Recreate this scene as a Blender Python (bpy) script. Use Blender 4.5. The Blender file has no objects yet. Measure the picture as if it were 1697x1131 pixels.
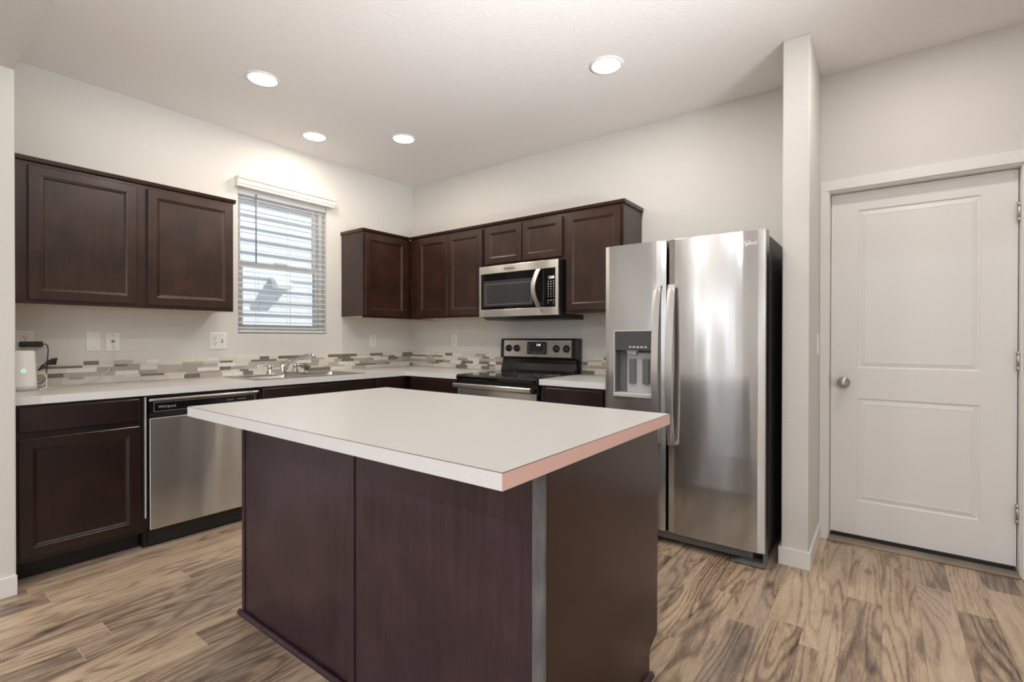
import bpy, bmesh, math, random
from mathutils import Matrix, Vector
random.seed(7)
S = bpy.context.scene
COL = S.collection
PI = math.pi

# ------------------------------------------------------------------ camera
cam_d = bpy.data.cameras.new('camera')
cam = bpy.data.objects.new('camera', cam_d); COL.objects.link(cam)
cam_d.sensor_width = 36.0; cam_d.lens = 36.0 * 813.14 / 1697.0
cam_d.clip_start = 0.02
YAW, PITCH, ROLL = 0.6458, 0.0052, 0.0012
fw = Vector((-math.sin(YAW)*math.cos(PITCH), math.cos(YAW)*math.cos(PITCH), -math.sin(PITCH)))
rt = Vector((math.cos(YAW), math.sin(YAW), 0)); up = rt.cross(fw)
r2 = rt*math.cos(ROLL) + up*math.sin(ROLL); u2 = -rt*math.sin(ROLL) + up*math.cos(ROLL)
cam.matrix_world = Matrix(((r2.x,u2.x,-fw.x,3.9434),(r2.y,u2.y,-fw.y,-3.4937),(r2.z,u2.z,-fw.z,1.1986),(0,0,0,1)))
S.camera = cam

# ------------------------------------------------------------------ view, world, daylight
S.view_settings.view_transform = 'Standard'
S.view_settings.look = 'None'
S.view_settings.exposure = 0.18
S.view_settings.gamma = 1.0
S.view_settings.use_curve_mapping = False
S.cycles.max_bounces = 10
S.cycles.diffuse_bounces = 6
S.cycles.glossy_bounces = 5
S.cycles.caustics_reflective = False
S.cycles.caustics_refractive = False
S.cycles.use_denoising = True
S.cycles.sample_clamp_indirect = 6.0

W = bpy.data.worlds.new('world'); S.world = W; W.use_nodes = True
bg = W.node_tree.nodes['Background']
bg.inputs['Color'].default_value = (0.80, 0.88, 1.0, 1); bg.inputs['Strength'].default_value = 0.85

def lamp(name, kind, loc, direction, energy, color, **kw):
    d = bpy.data.lights.new(name, kind); d.energy = energy; d.color = color
    for k, v in kw.items(): setattr(d, k, v)
    o = bpy.data.objects.new(name, d); COL.objects.link(o); o.location = loc
    o.rotation_euler = Vector(direction).to_track_quat('-Z', 'Y').to_euler()
    return o
lamp('sun', 'SUN', (0, 3, 8), (-1, -1.45, -1.65), 3.7, (1.0, 0.97, 0.92), angle=0.009)
# daylight through the living-room windows behind the camera
lamp('daylight_glazed_door', 'AREA', (1.16, -7.93, 1.1), (0, 1, 0.1), 4, (0.92, 0.96, 1.0), shape='RECTANGLE', size=0.55, size_y=2.0)
lamp('daylight_rear_window', 'AREA', (4.6, -7.93, 1.5), (0, 1, 0.2), 6, (0.92, 0.96, 1.0), shape='RECTANGLE', size=1.7, size_y=1.3)
lamp('daylight_side_window', 'AREA', (6.27, -5.2, 1.5), (-1, 0, 0.3), 36, (0.96, 0.97, 1.0), shape='RECTANGLE', size=2.2, size_y=1.4)
# added unseen fill aimed at the ceiling, right of the camera
lamp('bounce_fill', 'AREA', (5.6, -2.85, 1.0), (-0.90, 0.27, 0.66), 29, (0.94, 0.945, 0.955), shape='DISK', size=0.8, spread=1.1)

# ------------------------------------------------------------------ materials
def mat(name, color, rough=0.5, metal=0.0, spec=0.5, coat=0.0, emit=None, estr=0.0):
    m = bpy.data.materials.new(name); m.use_nodes = True
    b = m.node_tree.nodes['Principled BSDF']
    b.inputs['Base Color'].default_value = (*color, 1); b.inputs['Roughness'].default_value = rough
    b.inputs['Metallic'].default_value = metal; b.inputs['Specular IOR Level'].default_value = spec
    b.inputs['Coat Weight'].default_value = coat; b.inputs['Coat Roughness'].default_value = 0.15
    if emit: b.inputs['Emission Color'].default_value = (*emit, 1); b.inputs['Emission Strength'].default_value = estr
    return m
class G:
    """small node-graph helper"""
    def __init__(s, m): s.nt = m.node_tree; s.n = s.nt.nodes; s.b = s.n['Principled BSDF']
    def new(s, t, **kw):
        x = s.n.new(t)
        for k, v in kw.items(): setattr(x, k, v)
        return x
    def l(s, a, b): s.nt.links.new(a, b)
    def m(s, op, a, b=None, c=None):
        x = s.new('ShaderNodeMath', operation=op)
        for i, v in enumerate((a, b, c)):
            if v is None: continue
            if isinstance(v, (int, float)): x.inputs[i].default_value = v
            else: s.l(v, x.inputs[i])
        return x.outputs[0]
    def coord(s, scale=(1, 1, 1), loc=(0, 0, 0)):
        t = s.new('ShaderNodeTexCoord'); mp = s.new('ShaderNodeMapping')
        mp.inputs['Scale'].default_value = scale; mp.inputs['Location'].default_value = loc
        s.l(t.outputs['Object'], mp.inputs[0]); return mp.outputs[0]
    def noise(s, vec, scale, detail=3, rough=0.5, dist=0.0):
        x = s.new('ShaderNodeTexNoise'); x.inputs['Scale'].default_value = scale
        x.inputs['Detail'].default_value = detail; x.inputs['Roughness'].default_value = rough
        x.inputs['Distortion'].default_value = dist
        if vec is not None: s.l(vec, x.inputs['Vector'])
        return x.outputs['Fac']
    def ramp(s, fac, stops):
        x = s.new('ShaderNodeValToRGB'); e = x.color_ramp.elements
        while len(e) < len(stops): e.new(0.5)
        for el, (p, c) in zip(e, stops):
            el.position = p; el.color = (*c, 1)
        s.l(fac, x.inputs[0]); return x.outputs[0]
    def mix(s, fac, a, b, mode='MIX'):
        x = s.new('ShaderNodeMix', data_type='RGBA', blend_type=mode)
        for sock, v in ((x.inputs[0], fac), (x.inputs[6], a), (x.inputs[7], b)):
            if isinstance(v, (int, float)): sock.default_value = v
            elif isinstance(v, tuple): sock.default_value = (*v, 1)
            else: s.l(v, sock)
        return x.outputs[2]
    def bump(s, h, strength, dist, chain=None):
        x = s.new('ShaderNodeBump'); x.inputs['Strength'].default_value = strength
        x.inputs['Distance'].default_value = dist; s.l(h, x.inputs['Height'])
        if chain is not None: s.l(chain, x.inputs['Normal'])
        s.l(x.outputs[0], s.b.inputs['Normal']); return x.outputs[0]

def paint(name, color, bump=0.35, scale=95, rough=0.6):
    m = mat(name, color, rough, spec=0.3); g = G(m)
    g.bump(g.noise(g.coord(), scale, 2), bump, 0.003); return m
M_WALL = paint('wall_paint', (0.695, 0.68, 0.652))
M_CEIL = paint('ceiling_paint', (0.88, 0.855, 0.845), 0.6, 60)
M_TRIM = paint('trim_paint', (0.80, 0.79, 0.77), 0.05, 40, 0.35)
M_DOOR = paint('door_paint', (0.80, 0.795, 0.785), 0.06, 60, 0.38)

def wood(name, dark, light, rough=0.33, vertical=True, coat=0.25):
    m = mat(name, dark, rough, spec=0.4, coat=coat); m.node_tree.nodes['Principled BSDF'].inputs['Coat Roughness'].default_value = 0.2; g = G(m)
    v = g.coord((1, 1, 0.06) if vertical else (0.06, 0.06, 1))
    grain = g.noise(v, 55, 4, 0.6, 0.4); cloud = g.noise(g.coord(), 5.5, 2)
    f = g.m('ADD', g.m('MULTIPLY', grain, 0.55), g.m('MULTIPLY', cloud, 0.6))
    g.l(g.ramp(f, [(0.36, dark), (0.76, light)]), g.b.inputs['Base Color'])
    g.l(g.m('ADD', g.m('MULTIPLY', cloud, 0.12), rough - 0.06), g.b.inputs['Roughness'])
    g.bump(grain, 0.06, 0.001); return m
M_WOOD = wood('espresso_wood', (0.011, 0.0040, 0.0025), (0.048, 0.0165, 0.0085))
M_WOODB = wood('espresso_base_wood', (0.009, 0.0042, 0.0038), (0.026, 0.010, 0.0085), 0.36)
M_ISL = wood('purple_lit_panel', (0.020, 0.0078, 0.0125), (0.056, 0.0265, 0.037), 0.36)  # lavender light on the island front painted in as plum
M_END = wood('warm_lit_panel', (0.022, 0.0056, 0.0036), (0.037, 0.0100, 0.0066), 0.3)  # warm light on the island end painted in as a redder brown
M_KICK = mat('black_toe_kick', (0.006, 0.0055, 0.0055), 0.5)
M_MAPLE = wood('maple_ply', (0.55, 0.40, 0.23), (0.68, 0.52, 0.32), 0.5, False)

def laminate(name, color, rough):
    m = mat(name, color, rough, spec=0.45); g = G(m)
    n = g.noise(g.coord(), 130, 3); d = tuple(c*0.975 for c in color)
    g.l(g.ramp(n, [(0.35, d), (0.65, color)]), g.b.inputs['Base Color']); return m
M_TOP = laminate('cream_laminate', (0.555, 0.545, 0.527), 0.30)
M_EDGE = laminate('pale_grey_laminate', (0.77, 0.765, 0.765), 0.4)
M_PINKLIT = laminate('pink_lit_laminate', (0.80, 0.52, 0.455), 0.4)  # reddish bounce light painted into the right edge band colour
M_SEAM = mat('laminate_seam', (0.12, 0.09, 0.07), 0.6)

def steel(name, color, rough, wave=0.5):
    """brushed metal: a clear lobe and a broad one smeared along the vertical"""
    m = mat(name, color, rough, 1.0); g = G(m)
    b1 = g.noise(g.coord((3.2, 3.2, 0.6)), 1.6, 1, 0.4)
    n1 = g.bump(b1, wave, 0.02)
    br = g.noise(g.coord((2, 2, 260)), 6, 2)
    n2 = g.bump(br, 0.03, 0.0006, n1)
    t = g.new('ShaderNodeTangent', direction_type='RADIAL', axis='Z')
    b2 = g.new('ShaderNodeBsdfPrincipled'); mx = g.new('ShaderNodeMixShader'); mx.inputs[0].default_value = 0.5
    b2.inputs['Base Color'].default_value = (*color, 1); b2.inputs['Metallic'].default_value = 1.0; b2.inputs['Roughness'].default_value = 0.33
    g.l(n2, b2.inputs['Normal'])
    for b, an in ((g.b, 0.6), (b2, 1.0)):
        g.l(t.outputs[0], b.inputs['Tangent'])
        b.inputs['Anisotropic'].default_value = an; b.inputs['Anisotropic Rotation'].default_value = 0.25
    g.l(g.b.outputs[0], mx.inputs[1]); g.l(b2.outputs[0], mx.inputs[2])
    g.l(mx.outputs[0], g.n['Material Output'].inputs[0])
    return m
M_STEEL = steel('brushed_stainless', (0.60, 0.595, 0.585), 0.12)
M_STEELF = steel('flat_stainless', (0.76, 0.74, 0.71), 0.25, 0.12)
M_SINK = mat('sink_stainless', (0.55, 0.53, 0.50), 0.28, 1.0)
M_CHROME = mat('chrome', (0.72, 0.71, 0.70), 0.09, 1.0)
M_NICKEL = mat('satin_nickel', (0.50, 0.46, 0.41), 0.3, 1.0)
M_BLACKG = mat('black_glass', (0.006, 0.006, 0.006), 0.06, spec=0.6)
M_MWGLASS = mat('grey_window_glass', (0.05, 0.05, 0.052), 0.12, spec=0.6)
M_BLACK = mat('black_plastic', (0.012, 0.012, 0.012), 0.38)
M_BLACKS = mat('black_enamel', (0.008, 0.008, 0.008), 0.16)
M_FRSIDE = mat('dark_grey_side', (0.065, 0.06, 0.055), 0.45)
M_GREY = mat('grey_plastic', (0.16, 0.16, 0.16), 0.4)
M_LGREY = mat('light_grey_plastic', (0.52, 0.52, 0.52), 0.35)
M_PLATE = mat('white_plastic', (0.84, 0.83, 0.81), 0.35)
M_SLOT = mat('slot_dark', (0.05, 0.045, 0.04), 0.6)
M_BLIND = mat('white_blind', (0.86, 0.87, 0.88), 0.45)
g = G(M_BLIND); _t = g.new('ShaderNodeBsdfTranslucent'); _t.inputs[0].default_value = (0.9, 0.92, 0.94, 1); _m = g.new('ShaderNodeMixShader'); _m.inputs[0].default_value = 0.3
g.l(g.b.outputs[0], _m.inputs[1]); g.l(_t.outputs[0], _m.inputs[2]); g.l(_m.outputs[0], g.n['Material Output'].inputs[0])
M_VAL = mat('ivory_valance', (0.82, 0.79, 0.71), 0.45)
M_WAND = mat('smoke_wand', (0.16, 0.17, 0.18), 0.3)
M_VINYL = mat('white_vinyl', (0.80, 0.81, 0.82), 0.4)
M_CABLE = mat('white_cable', (0.80, 0.77, 0.70), 0.45)
M_MARK = mat('pale_marking', (0.62, 0.62, 0.62), 0.4)
M_LOGO = mat('logo_grey', (0.78, 0.78, 0.78), 0.3, 0.6)
M_LOGOD = mat('logo_dark', (0.10, 0.10, 0.10), 0.4)
M_LIT = mat('lit_digits', (0.8, 0.9, 0.9), 0.4, emit=(0.85, 0.95, 1.0), estr=1.6)
M_LED = mat('teal_led', (0.4, 0.9, 0.8), 0.4, emit=(0.30, 1.0, 0.82), estr=0.8)
M_BULB = mat('lit_diffuser', (1, 1, 1), 0.5, emit=(1.0, 0.95, 0.87), estr=9.0)
M_GROUT = mat('grout', (0.70, 0.67, 0.61), 0.8)
TILES = [mat('tile_cream', (0.76, 0.73, 0.655), 0.22), mat('tile_ivory', (0.70, 0.66, 0.58), 0.22), mat('tile_white', (0.82, 0.80, 0.75), 0.12),
         mat('tile_taupe', (0.43, 0.385, 0.335), 0.25), mat('tile_greige', (0.50, 0.455, 0.40), 0.25), mat('tile_dark', (0.20, 0.175, 0.15), 0.3)]
M_GRND = mat('ground_gravel', (0.32, 0.31, 0.29), 0.9)
M_GASKET = mat('gasket', (0.02, 0.02, 0.02), 0.6)
M_THRESH = wood('threshold_wood', (0.20, 0.155, 0.115), (0.36, 0.29, 0.22), 0.45, False)

def glass_mat():
    m = bpy.data.materials.new('window_glass'); m.use_nodes = True; nt = m.node_tree; nt.nodes.clear()
    o = nt.nodes.new('ShaderNodeOutputMaterial'); mx = nt.nodes.new('ShaderNodeMixShader')
    t = nt.nodes.new('ShaderNodeBsdfTransparent'); gl = nt.nodes.new('ShaderNodeBsdfGlossy')
    t.inputs[0].default_value = (0.95, 0.97, 0.97, 1); gl.inputs['Roughness'].default_value = 0.02
    fr = nt.nodes.new('ShaderNodeFresnel'); fr.inputs[0].default_value = 1.45
    nt.links.new(fr.outputs[0], mx.inputs[0]); nt.links.new(t.outputs[0], mx.inputs[1]); nt.links.new(gl.outputs[0], mx.inputs[2])
    nt.links.new(mx.outputs[0], o.inputs[0]); return m
M_GLASS = glass_mat()

def siding_mat():
    m = mat('lap_siding', (0.74, 0.76, 0.79), 0.6); return m
M_SIDING = siding_mat()

def floor_mat():
    m = mat('wood_plank_floor', (0.35, 0.27, 0.2), 0.36, spec=0.4); g = G(m)
    t = g.new('ShaderNodeTexCoord'); sp = g.new('ShaderNodeSeparateXYZ'); g.l(t.outputs['Object'], sp.inputs[0])
    X, Y = sp.outputs[0], sp.outputs[1]
    PW, PL = 0.131, 1.21
    rx = g.m('DIVIDE', g.m('ADD', X, 5.09), PW); row = g.m('FLOOR', rx); fx = g.m('SUBTRACT', rx, row)
    wn = g.new('ShaderNodeTexWhiteNoise', noise_dimensions='1D'); g.l(row, wn.inputs['W'])
    ry = g.m('ADD', g.m('DIVIDE', g.m('ADD', Y, 20.0), PL), g.m('MULTIPLY', wn.outputs['Value'], 7.3)); cl = g.m('FLOOR', ry); fy = g.m('SUBTRACT', ry, cl)
    cv = g.new('ShaderNodeCombineXYZ'); g.l(row, cv.inputs[0]); g.l(cl, cv.inputs[1])
    w2 = g.new('ShaderNodeTexWhiteNoise', noise_dimensions='2D'); g.l(cv.outputs[0], w2.inputs['Vector'])
    R = w2.outputs['Value']
    # grain coordinates, shifted per plank
    gv = g.new('ShaderNodeCombineXYZ')
    g.l(g.m('ADD', X, g.m('MULTIPLY', R, 31.0)), gv.inputs[0]); g.l(g.m('MULTIPLY', g.m('ADD', Y, g.m('MULTIPLY', R, 57.0)), 0.105), gv.inputs[1])
    rings = g.noise(gv.outputs[0], 5.5, 2, 0.5, 0.25)
    band = g.m('POWER', g.m('ADD', g.m('MULTIPLY', g.m('SINE', g.m('MULTIPLY', rings, 105.0)), 0.5), 0.5), 2.2)
    fine = g.noise(gv.outputs[0], 150, 4, 0.7)
    gv2 = g.new('ShaderNodeVectorMath', operation='MULTIPLY'); g.l(gv.outputs[0], gv2.inputs[0]); gv2.inputs[1].default_value = (1, 1.6, 1)
    blotch = g.noise(gv2.outputs[0], 7.5, 3, 0.6, 1.2)
    f = g.m('ADD', g.m('MULTIPLY', g.m('SUBTRACT', 0.35, band), 0.22), g.m('MULTIPLY', g.m('SUBTRACT', fine, 0.5), 0.75))
    f = g.m('ADD', f, g.m('MULTIPLY', g.m('SUBTRACT', blotch, 0.5), 0.95))
    f = g.m('ADD', f, g.m('MULTIPLY', g.m('SUBTRACT', R, 0.5), 0.34)); f = g.m('ADD', f, 0.5)
    c = g.ramp(f, [(0.08, (0.065, 0.043, 0.030)), (0.33, (0.235, 0.166, 0.113)), (0.55, (0.44, 0.325, 0.222)), (0.88, (0.63, 0.49, 0.345))])
    # knots
    vo = g.new('ShaderNodeTexVoronoi'); vo.inputs['Scale'].default_value = 1.0
    kv = g.new('ShaderNodeCombineXYZ'); g.l(g.m('MULTIPLY', g.m('ADD', X, g.m('MULTIPLY', R, 9.0)), 4.5), kv.inputs[0]); g.l(g.m('MULTIPLY', Y, 1.9), kv.inputs[1])
    wob = g.noise(gv2.outputs[0], 30, 2)
    g.l(kv.outputs[0], vo.inputs['Vector'])
    kd = g.m('ADD', vo.outputs['Distance'], g.m('MULTIPLY', g.m('SUBTRACT', wob, 0.5), 0.14))
    kn = g.m('SUBTRACT', 1.0, g.m('SMOOTH_MIN', g.m('DIVIDE', g.m('MAXIMUM', g.m('SUBTRACT', kd, 0.015), 0.0), 0.10), 1.0, 0.2))
    kn = g.m('MAXIMUM', kn, 0.0)
    c = g.mix(g.m('MULTIPLY', kn, 0.85), c, (0.045, 0.030, 0.022))
    # greyish tone of some planks
    c = g.mix(g.m('MULTIPLY', wn.outputs['Value'], 0.28), c, (0.26, 0.225, 0.205))
    # seams: fine dark lines along the planks, pale bevel at the ends
    sx = g.m('LESS_THAN', g.m('MINIMUM', fx, g.m('SUBTRACT', 1.0, fx)), 0.008)
    sy = g.m('LESS_THAN', g.m('MINIMUM', fy, g.m('SUBTRACT', 1.0, fy)), 0.0011)
    c = g.mix(g.m('MULTIPLY', sx, 0.45), c, (0.10, 0.075, 0.055)); c = g.mix(g.m('MULTIPLY', sy, 0.7), c, (0.52, 0.44, 0.35))
    g.l(c, g.b.inputs['Base Color'])
    g.l(g.m('ADD', g.m('MULTIPLY', fine, 0.2), 0.24), g.b.inputs['Roughness'])
    g.bump(fine, 0.12, 0.002); return m
M_FLOOR = floor_mat()

# ------------------------------------------------------------------ mesh helpers
def wmat(o):
    m = Matrix.Identity(4)
    while o is not None:
        m = o.matrix_basis @ m; o = o.parent
    return m
class MB:
    """collects shapes given in the frame M and links them as one mesh object"""
    def __init__(s, M=None): s.bm = bmesh.new(); s.M = M or Matrix.Identity(4); s.mi = 0
    def v(s, p): return s.bm.verts.new(s.M @ Vector(p))
    def f(s, vs, smooth=False):
        try: x = s.bm.faces.new(vs)
        except ValueError: return
        x.material_index = s.mi; x.smooth = smooth
    def box(s, x0, x1, y0, y1, z0, z1):
        q = [s.v((x, y, z)) for z in (z0, z1) for x, y in ((x0,y0),(x1,y0),(x1,y1),(x0,y1))]
        for a in ((3,2,1,0),(4,5,6,7),(0,1,5,4),(1,2,6,5),(2,3,7,6),(3,0,4,7)): s.f([q[i] for i in a])
        return s
    def prism(s, pts, axis, a, b):
        """pts: 2D outline, extruded along axis x/y/z from a to b"""
        def P(u, w, t): return {'x': (t, u, w), 'y': (u, t, w), 'z': (u, w, t)}[axis]
        A = [s.v(P(u, w, a)) for u, w in pts]; B = [s.v(P(u, w, b)) for u, w in pts]
        n = len(pts); s.f(A[::-1]); s.f(B)
        for i in range(n): s.f([A[i], A[(i+1) % n], B[(i+1) % n], B[i]])
        return s
    def loops(s, rings, cap0=True, cap1=True, smooth=False, closed=True):
        V = [[s.v(p) for p in r] for r in rings]
        for A, B in zip(V, V[1:]):
            n = len(A)
            for i in range(n if closed else n-1): s.f([A[i], A[(i+1) % n], B[(i+1) % n], B[i]], smooth)
        if cap0: s.f(V[0][::-1], smooth)
        if cap1: s.f(V[-1], smooth)
        return s
    def lathe(s, prof, T=None, n=24, smooth=True, caps=True):
        """prof: (r, h) pairs, turned about the z axis of T"""
        T = T or Matrix.Identity(4)
        rings = [[T @ Vector((r*math.cos(2*PI*i/n), r*math.sin(2*PI*i/n), h)) for i in range(n)] for r, h in prof]
        return s.loops(rings, caps, caps, smooth)
    def tube(s, pts, r, n=10):
        pts = [Vector(p) for p in pts]; rs = r if isinstance(r, (list, tuple)) else [r]*len(pts)
        t = (pts[1]-pts[0]).normalized(); a = t.orthogonal().normalized(); rings = []
        for i, p in enumerate(pts):
            t = (pts[min(i+1, len(pts)-1)] - pts[max(i-1, 0)]).normalized()
            a = (a - t*a.dot(t)).normalized(); b = t.cross(a)
            rings.append([p + (a*math.cos(2*PI*k/n) + b*math.sin(2*PI*k/n))*rs[i] for k in range(n)])
        return s.loops(rings, True, True, True)
    def bar(s, pts, w, t, wdir):
        """flat strip of width w along wdir and thickness t swept through pts"""
        wd = Vector(wdir).normalized(); pts = [Vector(p) for p in pts]; rings = []
        for i, p in enumerate(pts):
            d = (pts[min(i+1, len(pts)-1)] - pts[max(i-1, 0)]).normalized(); nn = d.cross(wd).normalized()
            c = min(w, t)*0.3
            q = [(w/2, t/2-c), (w/2-c, t/2), (-w/2+c, t/2), (-w/2, t/2-c), (-w/2, -t/2), (w/2, -t/2)]
            rings.append([p + wd*a + nn*b for a, b in q])
        return s.loops(rings, True, True, True)
    def panel(s, x0, x1, z0, z1, y, prof):
        """rectangular nested profile on the plane y (front towards -y): prof = (inset, depth) pairs, last one filled"""
        rings = [[(x0+i, y+d, z0+i), (x1-i, y+d, z0+i), (x1-i, y+d, z1-i), (x0+i, y+d, z1-i)] for i, d in prof]
        return s.loops(rings, False, True)
    def text(s, txt, size, T, depth=0.0006):
        c = bpy.data.curves.new('txt', 'FONT'); c.body = txt; c.size = size; c.extrude = depth; c.align_x = 'CENTER'; c.align_y = 'CENTER'
        o = bpy.data.objects.new('txt', c); COL.objects.link(o)
        dg = bpy.context.evaluated_depsgraph_get(); me = bpy.data.meshes.new_from_object(o.evaluated_get(dg))
        n0 = len(s.bm.verts); s.bm.from_mesh(me); s.bm.verts.ensure_lookup_table()
        for k in range(n0, len(s.bm.verts)): s.bm.verts[k].co = s.M @ (T @ s.bm.verts[k].co)
        for f in s.bm.faces:
            pass
        bpy.data.objects.remove(o); bpy.data.curves.remove(c); bpy.data.meshes.remove(me); return s
    def build(s, name, mats, parent=None, bevel=0.0, seg=2, merge=False, split=0.0):
        if parent is not None: s.bm.transform(wmat(parent).inverted())
        if merge: bmesh.ops.remove_doubles(s.bm, verts=s.bm.verts, dist=1e-5)
        bmesh.ops.recalc_face_normals(s.bm, faces=s.bm.faces)
        me = bpy.data.meshes.new(name); s.bm.to_mesh(me); s.bm.free()
        for m in (mats if isinstance(mats, (list, tuple)) else [mats]): me.materials.append(m)
        o = bpy.data.objects.new(name, me); COL.objects.link(o); o.parent = parent
        if bevel:
            b = o.modifiers.new('bevel', 'BEVEL'); b.width = bevel; b.segments = seg; b.limit_method = 'ANGLE'; b.angle_limit = 0.7
        if split:
            e = o.modifiers.new('split', 'EDGE_SPLIT'); e.split_angle = split
        return o
def BX(*b, M=None): return MB(M).box(*b)
def tag(o, label, cat, group=None):
    o['label'] = label; o['category'] = cat
    if group: o['group'] = group
    return o
def thing(name, loc, label, cat, group=None, rz=0.0):
    o = bpy.data.objects.new(name, None); COL.objects.link(o); o.empty_display_size = 0.1
    o.location = loc; o.rotation_euler = (0, 0, rz); return tag(o, label, cat, group)
def struct(o): o['kind'] = 'structure'; return o
def dup(root, loc, label):
    r = root.copy(); COL.objects.link(r); r.location = loc; r['label'] = label
    for ch in root.children:
        c = ch.copy(); COL.objects.link(c); c.parent = r
        for gch in ch.children:
            d = gch.copy(); COL.objects.link(d); d.parent = c
    return r
T_ = Matrix.Translation
RX = lambda a: Matrix.Rotation(a, 4, 'X')
RZ = lambda a: Matrix.Rotation(a, 4, 'Z')
FRONT = RX(PI/2)             # xy drawing plane -> facing -y
ROTA = RZ(PI/2)              # cabinet frame -> cabinets on the window wall (front faces +x)

H = 2.779
# ------------------------------------------------------------------ room shell
struct(BX(-0.14, 6.42, -8.14, 0.14, -0.1, 0).build('floor', M_FLOOR))
struct(BX(-0.14, 6.42, -8.14, 0.14, H, H+0.12).build('ceiling', M_CEIL))
WY0, WY1, WZ0, WZ1 = -1.752, -1.003, 1.236, 2.362
m = MB(); m.box(-0.14,0,-3.06,WY0,0,H); m.box(-0.14,0,WY1,0.14,0,H); m.box(-0.14,0,WY0,WY1,0,WZ0); m.box(-0.14,0,WY0,WY1,WZ1,H)
struct(m.build('wall_left', M_WALL))
DX0, DX1, DZ = 3.682, 4.513, 2.086
m = MB(); m.box(0,DX0,0,0.14,0,H); m.box(DX1,6.42,0,0.14,0,H); m.box(DX0,DX1,0,0.14,DZ,H)
struct(m.build('wall_back', M_WALL))
struct(BX(3.519, 3.643, -0.544, 0, 0, H).build('wall_partition', M_WALL, bevel=0.006))
struct(BX(-0.14, 0.719, -8.14, -3.06, 0, H).build('wall_left_front', M_WALL, bevel=0.006))
struct(BX(0.719, 6.28, -3.50, -3.06, 2.445, H).build('trim_1', M_WALL))
m = MB(); m.box(6.28,6.42,-8.14,-6.3,0,H); m.box(6.28,6.42,-4.1,0,0,H); m.box(6.28,6.42,-6.3,-4.1,0,0.8); m.box(6.28,6.42,-6.3,-4.1,2.2,H)
struct(m.build('wall_right', M_WALL))
m = MB(); m.box(0.719,0.86,-8.14,-8.0,0,H); m.box(1.46,3.75,-8.14,-8.0,0,H); m.box(5.45,6.28,-8.14,-8.0,0,H)
m.box(0.86,1.46,-8.14,-8.0,2.15,H); m.box(3.75,5.45,-8.14,-8.0,0,0.85); m.box(3.75,5.45,-8.14,-8.0,2.15,H); m.box(0.86,1.46,-8.14,-8.0,0,0.05)
struct(m.build('wall_rear', M_WALL))
# baseboards
struct(BX(0.719, 0.731, -8.0, -3.058, 0, 0.092).build('baseboard_left', M_TRIM, bevel=0.002))
m = MB(); m.box(3.507,3.655,-0.556,-0.544,0,0.092); m.box(3.643,3.655,-0.544,-0.016,0,0.092); m.box(3.507,3.519,-0.544,-0.02,0,0.092)
struct(m.build('baseboard_partition', M_TRIM, bevel=0.002))
struct(BX(4.575, 6.28, -0.012, 0, 0, 0.092).build('baseboard_back', M_TRIM, bevel=0.002))

# ------------------------------------------------------------------ entry door
d1 = bpy.data.objects.new('door_1', None); COL.objects.link(d1); d1.location = (3.695, 0.06, 0.03); d1['kind'] = 'structure'
X0, X1, Z0, Z1 = 3.696, 4.497, 0.032, 2.068
m = MB()
px0, px1 = 3.829, 4.359; zz = [Z0, 0.237, 0.847, 1.027, 1.960, Z1]; xx = [X0, px0, px1, X1]
for i in range(3):
    for j in range(5):
        if i == 1 and j in (1, 3):
            m.panel(xx[i], xx[i+1], zz[j], zz[j+1], 0.06, [(0,0),(0.004,0.007),(0.010,0.0085),(0.014,0.0065),(0.034,0.0015),(0.037,0.003)])
        else:
            m.f([m.v((xx[i],0.06,zz[j])), m.v((xx[i+1],0.06,zz[j])), m.v((xx[i+1],0.06,zz[j+1])), m.v((xx[i],0.06,zz[j+1]))])
m.loops([[(X0,0.06,Z0),(X1,0.06,Z0),(X1,0.06,Z1),(X0,0.06,Z1)], [(X0,0.10,Z0),(X1,0.10,Z0),(X1,0.10,Z1),(X0,0.10,Z1)]], False, True)
m.build('door_panel', M_DOOR, d1, merge=True)
KN = T_((3.761, 0.06, 0.937)) @ RX(PI/2)
kb = MB().lathe([(0.0,0),(0.033,0),(0.033,0.004),(0.029,0.010),(0.013,0.014),(0.012,0.030),(0.020,0.036),(0.027,0.046),(0.027,0.056),(0.022,0.064),(0.0,0.066)], KN, 32).build('door_knob', M_NICKEL, d1)
MB().lathe([(0.0,0.066),(0.011,0.066),(0.011,0.068),(0.0,0.069)], KN, 20).box(3.7602,3.7618,-0.0102,-0.0085,0.930,0.944).build('key_cylinder', M_CHROME, kb)
for z in (0.26+0.045, 1.085, 1.845):
    h = MB().lathe([(0.0,-0.052),(0.0085,-0.05),(0.0085,-0.030),(0.0075,-0.0295),(0.0085,-0.029),(0.0085,0.029),(0.0075,0.0295),(0.0085,0.030),(0.0085,0.05),(0.0,0.052)], T_((4.4985,0.046,z)), 14)
    h.box(4.4985,4.5005,0.046,0.075,z-0.045,z+0.045); h.build('hinge', M_NICKEL, d1)
BX(X0+0.003, X1-0.003, 0.055, 0.075, 0.012, 0.034).build('door_sweep', M_BLACK, d1)
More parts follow.
